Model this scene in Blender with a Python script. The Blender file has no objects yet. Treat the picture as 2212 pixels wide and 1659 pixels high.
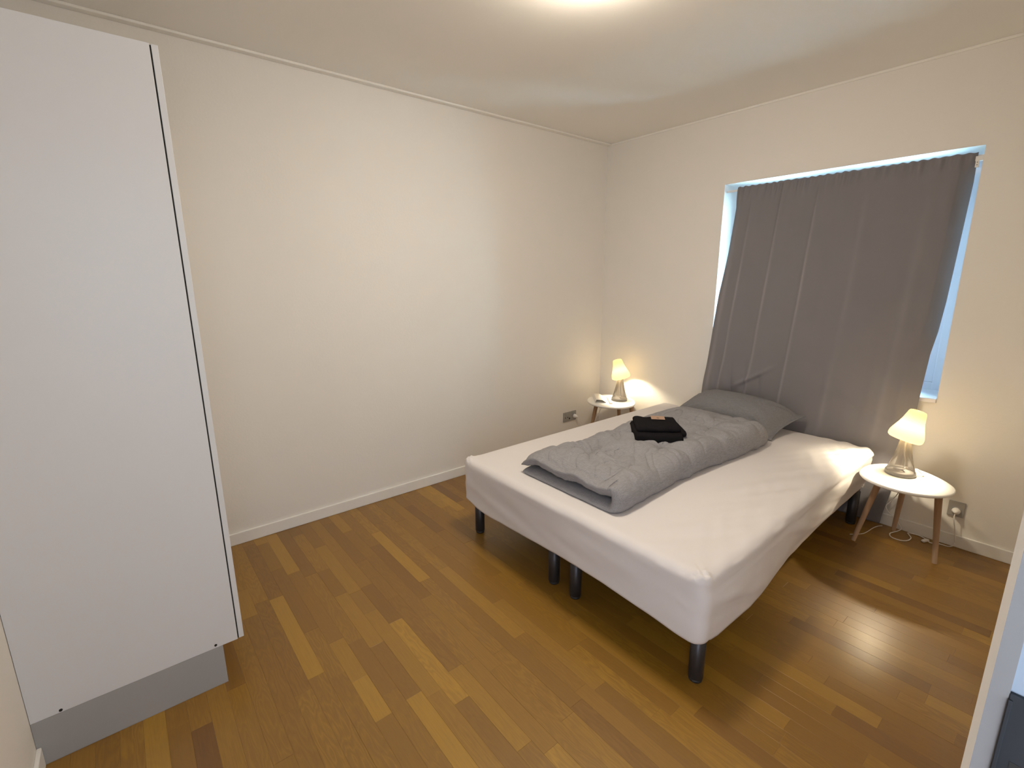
import bpy, bmesh, math, random
import numpy as np
from mathutils import Vector, Matrix, noise

random.seed(7)
S = bpy.context.scene
COL = S.collection

# ------------------------------------------------------------------ camera
YAW, PITCH, ROLL, FPX = -0.8873, -0.2187, -0.0047, 1034.64
CAM = Vector((2.8234, -3.3379, 1.4333))
fw = Vector((math.sin(YAW) * math.cos(PITCH), math.cos(YAW) * math.cos(PITCH), math.sin(PITCH)))
rt = fw.cross(Vector((0, 0, 1))).normalized()
up = rt.cross(fw)
r2 = rt * math.cos(ROLL) + up * math.sin(ROLL)
u2 = -rt * math.sin(ROLL) + up * math.cos(ROLL)
cam_d = bpy.data.cameras.new('camera')
cam = bpy.data.objects.new('camera', cam_d)
COL.objects.link(cam)
cam.matrix_world = Matrix(((r2.x, u2.x, -fw.x, CAM.x), (r2.y, u2.y, -fw.y, CAM.y), (r2.z, u2.z, -fw.z, CAM.z), (0, 0, 0, 1)))
cam_d.sensor_width = 36
cam_d.lens = FPX / 2212 * 36
cam_d.clip_start = 0.005
S.camera = cam

# ------------------------------------------------------------------ world, lights, exposure
w = bpy.data.worlds.new('sky')
S.world = w
w.use_nodes = True
bg = w.node_tree.nodes['Background']
bg.inputs[0].default_value = (0.50, 0.80, 1.0, 1)
bg.inputs[1].default_value = 80.0
WARM = (1.0, 0.875, 0.70)
HALL_W, BED_W, CEIL_L = 13.0, 34.0, 106.0
hl = bpy.data.lights.new('hall_daylight', 'AREA')
hl.shape = 'RECTANGLE'; hl.size = 1.7; hl.size_y = 1.6
hl.energy = HALL_W; hl.color = (0.58, 0.80, 1.0)
hlo = bpy.data.objects.new('hall_daylight', hl)
COL.objects.link(hlo)
hlo.location = (3.98, -3.75, 1.45)
hlo.rotation_euler = (math.radians(90), 0, math.radians(90))
hl2 = bpy.data.lights.new('hall_fill_light', 'AREA')  # fill light added in the hall to brighten bed side and foot
hl2.shape = 'RECTANGLE'; hl2.size = 1.0; hl2.size_y = 1.6
hl2.energy = 44.0; hl2.color = (0.80, 0.86, 1.0)
hlo2 = bpy.data.objects.new('hall_fill_light', hl2)
COL.objects.link(hlo2)
hlo2.location = (3.50, -4.74, 1.45)
hlo2.rotation_euler = (math.radians(90), 0, 0)
S.view_settings.view_transform = 'Standard'
S.view_settings.look = 'None'
S.view_settings.exposure = 0.0
S.view_settings.gamma = 1.0
S.view_settings.use_curve_mapping = False
S.cycles.max_bounces = 10
S.cycles.diffuse_bounces = 6
S.cycles.transparent_max_bounces = 12
S.cycles.sample_clamp_indirect = 6.0
S.cycles.use_denoising = True
S.cycles.caustics_refractive = False

# ------------------------------------------------------------------ materials
def new_mat(name):
    m = bpy.data.materials.new(name)
    m.use_nodes = True
    nt = m.node_tree
    return m, nt, nt.nodes['Principled BSDF']

def link(nt, a, b):
    nt.links.new(a, b)

def tex_coord(nt, kind='Object', scale=(1, 1, 1)):
    tc = nt.nodes.new('ShaderNodeTexCoord')
    mp = nt.nodes.new('ShaderNodeMapping')
    mp.inputs['Scale'].default_value = scale
    link(nt, tc.outputs[kind], mp.inputs[0])
    return mp.outputs[0]

def mat(name, color, rough=0.6, metal=0.0, bump=0.0, bscale=200.0, bstretch=(1, 1, 1), var=0.04, vscale=6.0, spec=0.5, detail=3.0, bdist=0.002):
    m, nt, p = new_mat(name)
    p.inputs['Roughness'].default_value = rough
    p.inputs['Metallic'].default_value = metal
    p.inputs['Specular IOR Level'].default_value = spec
    co = tex_coord(nt, 'Object', bstretch)
    n1 = nt.nodes.new('ShaderNodeTexNoise')
    n1.inputs['Scale'].default_value = vscale
    n1.inputs['Detail'].default_value = 4
    link(nt, co, n1.inputs['Vector'])
    mix = nt.nodes.new('ShaderNodeMix')
    mix.data_type = 'RGBA'
    mix.inputs[6].default_value = tuple(c * (1 - var) for c in color) + (1,)
    mix.inputs[7].default_value = tuple(min(1, c * (1 + var)) for c in color) + (1,)
    link(nt, n1.outputs[0], mix.inputs[0])
    link(nt, mix.outputs[2], p.inputs['Base Color'])
    if bump > 0:
        n2 = nt.nodes.new('ShaderNodeTexNoise')
        n2.inputs['Scale'].default_value = bscale
        n2.inputs['Detail'].default_value = detail
        link(nt, co, n2.inputs['Vector'])
        b = nt.nodes.new('ShaderNodeBump')
        b.inputs['Strength'].default_value = bump
        b.inputs['Distance'].default_value = bdist
        link(nt, n2.outputs[0], b.inputs['Height'])
        link(nt, b.outputs[0], p.inputs['Normal'])
    return m

M_WALL = mat('wall_paint', (0.80, 0.775, 0.74), 0.85, bump=0.35, bscale=90, var=0.012, bdist=0.0015)
M_CEIL = mat('ceiling_paint', (0.86, 0.84, 0.80), 0.9, bump=0.15, bscale=120, var=0.01)
M_TRIM = mat('trim_paint', (0.82, 0.81, 0.79), 0.45, bump=0.05, bscale=40, var=0.015)
M_HALL = mat('hall_paint', (0.78, 0.79, 0.80), 0.85, bump=0.15, bscale=90, var=0.01)
M_FRAME = mat('door_frame_paint', (0.21, 0.205, 0.205), 0.4, bump=0.03, bscale=60, var=0.01)
M_LAM = mat('white_laminate', (0.78, 0.79, 0.83), 0.35, bump=0.02, bscale=30, var=0.012)
M_PLINTH = mat('grey_laminate', (0.40, 0.40, 0.41), 0.45, bump=0.03, bscale=150, var=0.02)
M_DARKM = mat('dark_metal', (0.055, 0.053, 0.058), 0.38, metal=0.6, bump=0.02, bscale=300, var=0.05)
M_RUBBER = mat('black_plastic', (0.025, 0.024, 0.025), 0.5, var=0.05)
M_SHEET = mat('jersey_sheet', (0.745, 0.715, 0.72), 0.9, bump=0.25, bscale=500, var=0.015, bdist=0.001, spec=0.15)
M_MATT = mat('grey_upholstery', (0.12, 0.12, 0.13), 0.95, bump=0.3, bscale=400, var=0.05, spec=0.1)
M_TABLE = mat('white_lacquer', (0.84, 0.83, 0.81), 0.35, bump=0.02, bscale=50, var=0.01)
M_CURTAIN = mat('grey_curtain_cloth', (0.215, 0.205, 0.222), 0.95, bump=0.3, bscale=420, var=0.05, vscale=5, spec=0.08, bdist=0.001)
_nt = M_CURTAIN.node_tree
_p = _nt.nodes['Principled BSDF']
_src = _p.inputs['Base Color'].links[0].from_socket
_at = _nt.nodes.new('ShaderNodeAttribute'); _at.attribute_name = 'crease_light'
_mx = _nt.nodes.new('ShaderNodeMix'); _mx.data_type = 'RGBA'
_mx.inputs[7].default_value = (0.34, 0.325, 0.345, 1)  # paler cloth colour paints the light caught along the folds
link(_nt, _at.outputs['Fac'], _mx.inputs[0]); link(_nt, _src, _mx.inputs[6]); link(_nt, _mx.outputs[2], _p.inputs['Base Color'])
M_TOWEL = mat('black_terry', (0.012, 0.011, 0.013), 1.0, bump=0.9, bscale=700, var=0.2, vscale=20, spec=0.1, bdist=0.003)
M_LABEL = mat('tan_cardboard', (0.42, 0.27, 0.19), 0.8, bump=0.1, bscale=300, var=0.06)
M_INK = mat('dark_ink', (0.08, 0.05, 0.04), 0.7)
M_SOCKET = mat('grey_socket_plastic', (0.33, 0.32, 0.305), 0.4, var=0.02)
M_HOLE = mat('socket_hole_black', (0.01, 0.01, 0.01), 0.6)
M_CABLE = mat('white_cable', (0.80, 0.78, 0.76), 0.45, var=0.01)
M_PAPER = mat('white_paper', (0.80, 0.78, 0.75), 0.8, bump=0.05, bscale=120, var=0.01)
M_LAMPBASE = mat('grey_lamp_base', (0.20, 0.185, 0.17), 0.4, var=0.02)
M_GAP = mat('shadow_gap_black', (0.02, 0.02, 0.02), 0.9)
M_STRIKE = mat('dark_strike_metal', (0.010, 0.012, 0.016), 0.7, metal=0.0, bump=0.5, bscale=25, var=0.25, vscale=30)
M_LEDGE = mat('window_paint', (0.80, 0.78, 0.82), 0.35, var=0.02)

# linen-like duvet cloth: cross-woven noise in two stretched directions
def linen(name, c0, c1):
    m, nt, p = new_mat(name)
    p.inputs['Roughness'].default_value = 0.92
    p.inputs['Specular IOR Level'].default_value = 0.12
    hs = []
    for sc in ((30, 700, 200), (700, 30, 200)):
        co = tex_coord(nt, 'Object', sc)
        n = nt.nodes.new('ShaderNodeTexNoise')
        n.inputs['Scale'].default_value = 1.0
        n.inputs['Detail'].default_value = 2
        link(nt, co, n.inputs['Vector'])
        hs.append(n)
    add = nt.nodes.new('ShaderNodeMath'); add.operation = 'ADD'
    link(nt, hs[0].outputs[0], add.inputs[0]); link(nt, hs[1].outputs[0], add.inputs[1])
    r = nt.nodes.new('ShaderNodeMapRange')
    r.inputs[1].default_value = 0.7; r.inputs[2].default_value = 1.3
    link(nt, add.outputs[0], r.inputs[0])
    mix = nt.nodes.new('ShaderNodeMix'); mix.data_type = 'RGBA'
    mix.inputs[6].default_value = c0 + (1,); mix.inputs[7].default_value = c1 + (1,)
    link(nt, r.outputs[0], mix.inputs[0])
    link(nt, mix.outputs[2], p.inputs['Base Color'])
    # soft rumples, in relief only
    co = tex_coord(nt, 'Object', (1, 1, 1))
    n3 = nt.nodes.new('ShaderNodeTexNoise')
    n3.inputs['Scale'].default_value = 14; n3.inputs['Detail'].default_value = 6
    n3.inputs['Distortion'].default_value = 0.8
    link(nt, co, n3.inputs['Vector'])
    b = nt.nodes.new('ShaderNodeBump'); b.inputs['Strength'].default_value = 0.35; b.inputs['Distance'].default_value = 0.01
    link(nt, n3.outputs[0], b.inputs['Height'])
    b2 = nt.nodes.new('ShaderNodeBump'); b2.inputs['Strength'].default_value = 0.2; b2.inputs['Distance'].default_value = 0.001
    link(nt, add.outputs[0], b2.inputs['Height']); link(nt, b.outputs[0], b2.inputs['Normal'])
    link(nt, b2.outputs[0], p.inputs['Normal'])
    return m
M_LINEN = linen('grey_linen', (0.225, 0.222, 0.238), (0.345, 0.34, 0.362))
M_PILLOW = linen('grey_pillow_linen', (0.172, 0.172, 0.184), (0.24, 0.24, 0.256))

# turned wood legs
def wood_leg():
    m, nt, p = new_mat('oiled_oak_leg')
    p.inputs['Roughness'].default_value = 0.5
    co = tex_coord(nt, 'Object', (60, 60, 4))
    n = nt.nodes.new('ShaderNodeTexNoise'); n.inputs['Scale'].default_value = 1.2; n.inputs['Detail'].default_value = 6
    link(nt, co, n.inputs['Vector'])
    mix = nt.nodes.new('ShaderNodeMix'); mix.data_type = 'RGBA'
    mix.inputs[6].default_value = (0.30, 0.185, 0.115, 1); mix.inputs[7].default_value = (0.50, 0.34, 0.22, 1)
    link(nt, n.outputs[0], mix.inputs[0]); link(nt, mix.outputs[2], p.inputs['Base Color'])
    b = nt.nodes.new('ShaderNodeBump'); b.inputs['Strength'].default_value = 0.2; b.inputs['Distance'].default_value = 0.001
    link(nt, n.outputs[0], b.inputs['Height']); link(nt, b.outputs[0], p.inputs['Normal'])
    return m
M_LEG = wood_leg()

# oak parquet: tone per strip comes from the strip's own colour attribute, grain from noise along the strip
def parquet():
    m, nt, p = new_mat('oak_parquet')
    at = nt.nodes.new('ShaderNodeAttribute'); at.attribute_name = 'tone'
    sep = nt.nodes.new('ShaderNodeSeparateColor'); link(nt, at.outputs['Color'], sep.inputs[0])
    geo = nt.nodes.new('ShaderNodeNewGeometry')
    off = nt.nodes.new('ShaderNodeCombineXYZ')
    mul = nt.nodes.new('ShaderNodeMath'); mul.operation = 'MULTIPLY'; mul.inputs[1].default_value = 37.0
    link(nt, sep.outputs[1], mul.inputs[0])
    link(nt, mul.outputs[0], off.inputs[0]); link(nt, mul.outputs[0], off.inputs[1])
    add = nt.nodes.new('ShaderNodeVectorMath'); add.operation = 'ADD'
    link(nt, geo.outputs['Position'], add.inputs[0]); link(nt, off.outputs[0], add.inputs[1])
    def mapped(sc):
        mp = nt.nodes.new('ShaderNodeMapping'); mp.inputs['Scale'].default_value = sc
        link(nt, add.outputs[0], mp.inputs[0]); return mp.outputs[0]
    # broad cathedral figure: rings of a slowly varying field
    n1 = nt.nodes.new('ShaderNodeTexNoise'); n1.inputs['Scale'].default_value = 1.0; n1.inputs['Detail'].default_value = 3
    link(nt, mapped((2.6, 13, 1)), n1.inputs['Vector'])
    rg = nt.nodes.new('ShaderNodeMath'); rg.operation = 'MULTIPLY'; rg.inputs[1].default_value = 14.0
    link(nt, n1.outputs[0], rg.inputs[0])
    pp = nt.nodes.new('ShaderNodeMath'); pp.operation = 'PINGPONG'; pp.inputs[1].default_value = 0.5
    link(nt, rg.outputs[0], pp.inputs[0])
    # fine fibres
    n2 = nt.nodes.new('ShaderNodeTexNoise'); n2.inputs['Scale'].default_value = 1.0; n2.inputs['Detail'].default_value = 5
    link(nt, mapped((9, 260, 1)), n2.inputs['Vector'])
    ramp = nt.nodes.new('ShaderNodeValToRGB')
    el = ramp.color_ramp.elements
    el[0].position = 0.0; el[0].color = (0.160, 0.070, 0.009, 1)
    el[1].position = 1.0; el[1].color = (0.41, 0.225, 0.022, 1)
    e = el.new(0.5); e.color = (0.250, 0.124, 0.012, 1)
    a1 = nt.nodes.new('ShaderNodeMath'); a1.operation = 'MULTIPLY_ADD'; a1.inputs[1].default_value = 0.50
    fig = nt.nodes.new('ShaderNodeMath'); fig.operation = 'MULTIPLY'
    link(nt, pp.outputs[0], fig.inputs[0]); link(nt, sep.outputs[2], fig.inputs[1])
    link(nt, fig.outputs[0], a1.inputs[0]); link(nt, sep.outputs[0], a1.inputs[2])
    a2 = nt.nodes.new('ShaderNodeMath'); a2.operation = 'MULTIPLY_ADD'; a2.inputs[1].default_value = 0.35
    link(nt, n2.outputs[0], a2.inputs[0]); link(nt, a1.outputs[0], a2.inputs[2])
    a3 = nt.nodes.new('ShaderNodeMath'); a3.operation = 'SUBTRACT'; a3.inputs[1].default_value = 0.235
    link(nt, a2.outputs[0], a3.inputs[0])
    link(nt, a3.outputs[0], ramp.inputs[0])
    link(nt, ramp.outputs[0], p.inputs['Base Color'])
    p.inputs['Roughness'].default_value = 0.5
    p.inputs['Specular IOR Level'].default_value = 0.4
    p.inputs['Coat Weight'].default_value = 0.65
    p.inputs['Coat Roughness'].default_value = 0.31
    b = nt.nodes.new('ShaderNodeBump'); b.inputs['Strength'].default_value = 0.12; b.inputs['Distance'].default_value = 0.001
    link(nt, n2.outputs[0], b.inputs['Height']); link(nt, b.outputs[0], p.inputs['Normal'])
    return m
M_OAK = parquet()

def simple_glass(name, tint, gloss=0.08):
    m = bpy.data.materials.new(name); m.use_nodes = True
    nt = m.node_tree
    for n in list(nt.nodes): nt.nodes.remove(n)
    out = nt.nodes.new('ShaderNodeOutputMaterial')
    tr = nt.nodes.new('ShaderNodeBsdfTransparent'); tr.inputs[0].default_value = tint + (1,)
    gl = nt.nodes.new('ShaderNodeBsdfGlossy'); gl.inputs['Roughness'].default_value = 0.05
    fr = nt.nodes.new('ShaderNodeFresnel'); fr.inputs[0].default_value = 1.45
    mx = nt.nodes.new('ShaderNodeMixShader')
    link(nt, fr.outputs[0], mx.inputs[0]); link(nt, tr.outputs[0], mx.inputs[1]); link(nt, gl.outputs[0], mx.inputs[2])
    link(nt, mx.outputs[0], out.inputs[0])
    return m
M_PANE = simple_glass('window_glass', (0.93, 0.96, 0.96))
M_SMOKE = simple_glass('smoked_lamp_glass', (0.84, 0.81, 0.78))
_nt = M_SMOKE.node_tree
_o = [n for n in _nt.nodes if n.type == 'OUTPUT_MATERIAL'][0]
_s0 = _o.inputs[0].links[0].from_socket
_d = _nt.nodes.new('ShaderNodeBsdfDiffuse'); _d.inputs[0].default_value = (0.30, 0.27, 0.245, 1)
_m = _nt.nodes.new('ShaderNodeMixShader'); _m.inputs[0].default_value = 0.48
link(_nt, _s0, _m.inputs[1]); link(_nt, _d.outputs[0], _m.inputs[2]); link(_nt, _m.outputs[0], _o.inputs[0])

def shade_mat():
    m = bpy.data.materials.new('opal_shade'); m.use_nodes = True
    nt = m.node_tree
    for n in list(nt.nodes): nt.nodes.remove(n)
    out = nt.nodes.new('ShaderNodeOutputMaterial')
    d = nt.nodes.new('ShaderNodeBsdfDiffuse'); d.inputs[0].default_value = (0.72, 0.66, 0.50, 1)
    t = nt.nodes.new('ShaderNodeBsdfTranslucent'); t.inputs[0].default_value = (1.0, 0.76, 0.33, 1)
    mx = nt.nodes.new('ShaderNodeMixShader'); mx.inputs[0].default_value = 0.032
    link(nt, d.outputs[0], mx.inputs[1]); link(nt, t.outputs[0], mx.inputs[2]); link(nt, mx.outputs[0], out.inputs[0])
    return m
M_SHADE = shade_mat()

def emit(name, col, s):
    m = bpy.data.materials.new(name); m.use_nodes = True
    nt = m.node_tree
    p = nt.nodes['Principled BSDF']
    p.inputs['Base Color'].default_value = (0.9, 0.9, 0.88, 1)
    p.inputs['Emission Color'].default_value = col + (1,)
    p.inputs['Emission Strength'].default_value = s
    return m
M_CEILLAMP = emit('lit_opal_dome', WARM, CEIL_L)
M_BULB = bpy.data.materials.new('lit_bulb'); M_BULB.use_nodes = True
_nt = M_BULB.node_tree
for _n in list(_nt.nodes): _nt.nodes.remove(_n)
_o = _nt.nodes.new('ShaderNodeOutputMaterial'); _t = _nt.nodes.new('ShaderNodeBsdfTransparent'); _e = _nt.nodes.new('ShaderNodeEmission'); _m = _nt.nodes.new('ShaderNodeMixShader')
_e.inputs[0].default_value = (1.0, 0.82, 0.5, 1); _e.inputs[1].default_value = 40.0; _m.inputs[0].default_value = 0.4
link(_nt, _t.outputs[0], _m.inputs[1]); link(_nt, _e.outputs[0], _m.inputs[2]); link(_nt, _m.outputs[0], _o.inputs[0])

# ------------------------------------------------------------------ helpers
def obj(name, verts, faces, m, parent=None, smooth=False, loc=None):
    me = bpy.data.meshes.new(name)
    me.from_pydata([tuple(v) for v in verts], [], faces)
    me.update()
    if smooth:
        for p in me.polygons: p.use_smooth = True
    me.materials.append(m)
    o = bpy.data.objects.new(name, me)
    COL.objects.link(o)
    if parent is not None: o.parent = parent
    if loc is not None: o.location = loc
    return o

def obj_bm(name, bm, m, parent=None, smooth=False, loc=None):
    bmesh.ops.recalc_face_normals(bm, faces=bm.faces)
    me = bpy.data.meshes.new(name)
    bm.to_mesh(me); bm.free()
    if smooth:
        for p in me.polygons: p.use_smooth = True
    me.materials.append(m)
    o = bpy.data.objects.new(name, me)
    COL.objects.link(o)
    if parent is not None: o.parent = parent
    if loc is not None: o.location = loc
    return o

def box_bm(x0, x1, y0, y1, z0, z1, bev=0.0, seg=2, bm=None):
    b = bmesh.new()
    bmesh.ops.create_cube(b, size=1)
    for v in b.verts:
        v.co = Vector(((x0 + x1) / 2 + v.co.x * (x1 - x0), (y0 + y1) / 2 + v.co.y * (y1 - y0), (z0 + z1) / 2 + v.co.z * (z1 - z0)))
    if bev > 0:
        bmesh.ops.bevel(b, geom=list(b.edges), offset=bev, segments=seg, profile=0.6, affect='EDGES')
    if bm is None: return b
    me = bpy.data.meshes.new('tmp'); b.to_mesh(me); b.free(); bm.from_mesh(me); bpy.data.meshes.remove(me)
    return bm

def box(name, x0, x1, y0, y1, z0, z1, m, parent=None, bev=0.0, seg=2):
    return obj_bm(name, box_bm(x0, x1, y0, y1, z0, z1, bev, seg), m, parent)

def tag(o, label=None, cat=None, group=None, kind=None):
    if label: o['label'] = label
    if cat: o['category'] = cat
    if group: o['group'] = group
    if kind: o['kind'] = kind
    return o

def empty(name, loc=(0, 0, 0)):
    o = bpy.data.objects.new(name, None)
    COL.objects.link(o); o.location = loc
    o.empty_display_size = 0.05
    return o

def lathe(profile, n=40, cap0=False, cap1=False):
    vs, fs = [], []
    for (r, z) in profile:
        for k in range(n):
            a = 2 * math.pi * k / n
            vs.append((r * math.cos(a), r * math.sin(a), z))
    for i in range(len(profile) - 1):
        for k in range(n):
            k2 = (k + 1) % n
            fs.append((i * n + k, i * n + k2, (i + 1) * n + k2, (i + 1) * n + k))
    if cap0: fs.append(tuple(reversed(range(n))))
    if cap1: fs.append(tuple((len(profile) - 1) * n + k for k in range(n)))
    return vs, fs

def smooth_path(pts, n=8):
    P = [Vector(p) for p in pts]
    out = []
    for i in range(len(P) - 1):
        p0 = P[max(i - 1, 0)]; p1 = P[i]; p2 = P[i + 1]; p3 = P[min(i + 2, len(P) - 1)]
        for k in range(n):
            t = k / n
            out.append(0.5 * ((2 * p1) + (-p0 + p2) * t + (2 * p0 - 5 * p1 + 4 * p2 - p3) * t * t + (-p0 + 3 * p1 - 3 * p2 + p3) * t ** 3))
    out.append(P[-1])
    return out

def tube(name, pts, r, m, parent=None, sides=8, n=8, r1=None):
    P = smooth_path(pts, n) if n > 1 else [Vector(p) for p in pts]
    vs, fs = [], []
    L = len(P)
    ref = Vector((0, 0, 1))
    for i, p in enumerate(P):
        d = (P[min(i + 1, L - 1)] - P[max(i - 1, 0)]).normalized()
        a = d.cross(ref)
        if a.length < 0.05: a = d.cross(Vector((1, 0, 0)))
        a.normalize(); b = a.cross(d)
        rr = r if r1 is None else r + (r1 - r) * i / (L - 1)
        for k in range(sides):
            t = 2 * math.pi * k / sides
            vs.append(p + a * rr * math.cos(t) + b * rr * math.sin(t))
    for i in range(L - 1):
        for k in range(sides):
            k2 = (k + 1) % sides
            fs.append((i * sides + k, i * sides + k2, (i + 1) * sides + k2, (i + 1) * sides + k))
    fs.append(tuple(range(sides))); fs.append(tuple(reversed([(L - 1) * sides + k for k in range(sides)])))
    return obj(name, vs, fs, m, parent, smooth=True)

def lerp_tab(tab, x):
    if x <= tab[0][0]: return tab[0][1]
    for (a, va), (b, vb) in zip(tab, tab[1:]):
        if x <= b:
            t = (x - a) / (b - a)
            return va + (vb - va) * t
    return tab[-1][1]

def gauss(x, s): return math.exp(-x * x / (2 * s * s))
def nz(x, y, z=0.0): return noise.noise(Vector((x, y, z)))

# ------------------------------------------------------------------ room shell
H = 2.5
XR, XH = 2.815, 2.915            # right wall faces (room / hall)
YN = -3.71                        # near wall
WX0, WX1, WZ0, WZ1 = 1.042, 2.333, 0.765, 2.046
WD = 0.30                         # window recess depth
DY0, DY1, DZ = -3.66, -2.79, 2.03 # doorway in the right wall

def struct(o): o['kind'] = 'structure'; return o
def boxes(name, lst, m):
    bm = bmesh.new()
    for b in lst: box_bm(*b, bm=bm)
    return struct(obj_bm(name, bm, m))

struct(box('wall_left', -0.12, 0.0, YN - 0.1, 0.38, 0, H, M_WALL))
boxes('wall_far', [(-0.0, WX0, 0, 0.38, 0, H), (WX1, 4.12, 0, 0.38, 0, H), (WX0, WX1, 0, 0.38, 0, WZ0), (WX0, WX1, 0, 0.38, WZ1, H)], M_WALL)
struct(box('wall_near', 0.0, XR, YN - 0.1, YN, 0, H, M_WALL))
boxes('wall_right', [(XR, XH, DY1 + 0.012, 0, 0, H), (XR, XH, YN - 0.1, DY0, 0, H), (XR, XH, DY0, DY1 + 0.012, DZ, H)], M_WALL)
struct(box('ceiling', -0.12, 4.12, -4.9, 0.38, H, H + 0.1, M_CEIL))
boxes('wall_hall', [(4.02, 4.12, -4.8, 0, 0, H), (XH, 4.02, -4.9, -4.8, 0, H), (XR, XH, -4.9, YN - 0.1, 0, H)], M_HALL)

# baseboards (bevelled top) and ceiling strips
def baseboard(name, x0, x1, y0, y1, h=0.068):
    return struct(box(name, x0, x1, y0, y1, 0.0, h, M_TRIM, bev=0.004, seg=3))
baseboard('baseboard_left', 0.0, 0.012, -3.19, -0.012)
baseboard('baseboard_far', 0.0, XR, -0.012, 0.0)
baseboard('baseboard_near', 1.0265, XR - 0.03, YN, YN + 0.012)
baseboard('baseboard_right', XR - 0.012, XR, DY1 + 0.07, -0.012)
struct(box('trim_1', 0.0, 0.040, YN, 0.0, H - 0.012, H, M_CEIL, bev=0.004, seg=2))
struct(box('trim_2', 0.0, XR, -0.007, 0.0, H - 0.014, H, M_CEIL, bev=0.003, seg=2))
struct(box('trim_3', XR - 0.02, XR, YN, 0.0, H - 0.02, H, M_CEIL, bev=0.004, seg=2))

# door frame of the doorway the picture is taken through
fb = bmesh.new()
box_bm(2.8140, 2.8265, DY1, DY1 + 0.03, 0, DZ, 0.0, 1, fb)
box_bm(2.8085, 2.925, DY0 - 0.02, DY0, 0, DZ, 0.002, 1, fb)
box_bm(2.8085, 2.925, DY0 - 0.02, DY1 + 0.03, DZ - 0.01, DZ + 0.02, 0.002, 1, fb)
box_bm(2.8090, 2.8145, DY1 + 0.016, DY1 + 0.06, 0, DZ + 0.05, 0.001, 1, fb)
door = struct(obj_bm('door_1', fb, M_FRAME))
sp = bmesh.new()
box_bm(2.8262, 2.856, DY1 - 0.0010, DY1 + 0.0040, 0.90, 1.083, 0.0008, 1, sp)
cb = bmesh.new()
pv = [cb.verts.new((x_, y_, z_)) for z_ in (0, DZ) for (x_, y_) in ((2.8085, DY1 + 0.013), (2.8140, DY1), (2.8140, DY1 + 0.03), (2.8085, DY1 + 0.03))]
for k_ in range(4): cb.faces.new((pv[k_], pv[(k_ + 1) % 4], pv[4 + (k_ + 1) % 4], pv[4 + k_]))
cb.faces.new(pv[:4][::-1]); cb.faces.new(pv[4:])
obj_bm('casing', cb, M_WALL, door)['label'] = 'cream casing edge'
M_REB = mat('hall_lit_jamb', (0.27, 0.32, 0.38), 0.5, var=0.01)  # blue tint puts the cool hall light into the jamb colour
box('rebate', 2.8262, 2.925, DY1 + 0.004, DY1 + 0.029, 0, DZ, M_REB, door)
pl = obj_bm('strike_plate', sp, M_STRIKE, door)
pl['label'] = 'dark metal strike plate'
hk = bmesh.new()
box_bm(2.8262, 2.8292, DY1 - 0.0035, DY1 - 0.0010, 0.945, 1.078, 0.0006, 1, hk)
obj_bm('plate_lip', hk, M_STRIKE, pl)
box('latch_hole', 2.836, 2.85, DY1 - 0.0014, DY1 - 0.0009, 0.97, 1.02, M_HOLE, pl)

# ------------------------------------------------------------------ window
wf = bmesh.new()
fy0, fy1 = WD - 0.03, WD + 0.05
for b in ((WX0, WX0 + 0.075, fy0, fy1, WZ0, WZ1), (WX1 - 0.075, WX1, fy0, fy1, WZ0, WZ1),
          (WX0 + 0.002, WX1 - 0.002, fy0 + 0.001, fy1 - 0.001, WZ0 + 0.001, WZ0 + 0.06), (WX0 + 0.002, WX1 - 0.002, fy0 + 0.001, fy1 - 0.001, WZ1 - 0.06, WZ1 - 0.001)):
    box_bm(*b, 0.004, 2, wf)
win = struct(obj_bm('window_1', wf, M_LEDGE))
def sash(x0, x1):
    sb = bmesh.new()
    z0, z1, t = WZ0 + 0.06, WZ1 - 0.06, 0.055
    for b in ((x0, x0 + t, fy0 + 0.012, fy1 - 0.01, z0, z1), (x1 - t, x1, fy0 + 0.012, fy1 - 0.01, z0, z1),
              (x0 + 0.001, x1 - 0.001, fy0 + 0.013, fy1 - 0.011, z0 + 0.001, z0 + t), (x0 + 0.001, x1 - 0.001, fy0 + 0.013, fy1 - 0.011, z1 - t, z1 - 0.001)):
        box_bm(*b, 0.004, 2, sb)
    s = obj_bm('sash', sb, M_LEDGE, win)
    box('pane', x0 + t - 0.003, x1 - t + 0.003, WD + 0.008, WD + 0.014, z0 + t - 0.003, z1 - t + 0.003, M_PANE, s)
sash(WX0 + 0.075, (WX0 + WX1) / 2)
sash((WX0 + WX1) / 2, WX1 - 0.075)
box('window_sill', WX0 + 0.001, WX1 - 0.001, -0.012, WD - 0.03, WZ0 - 0.001, WZ0 + 0.022, M_LEDGE, win, bev=0.004)

# ------------------------------------------------------------------ floor
floor = struct(box('floor', -0.12, 4.12, -4.9, 0.0, -0.10, -0.010, M_GAP))

def cam_px(p):
    d = Vector(p) - CAM
    zc = d.dot(fw)
    if zc < 0.05: return None
    return (1106 + FPX * d.dot(r2) / zc, 829.5 - FPX * d.dot(u2) / zc, zc)

rng = random.Random(11)
PITCHY, Y0 = 0.0595, -2.334
GAPW = 0.00012
strips = []   # x0,x1,y0,y1,tone,seed,figure
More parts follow.
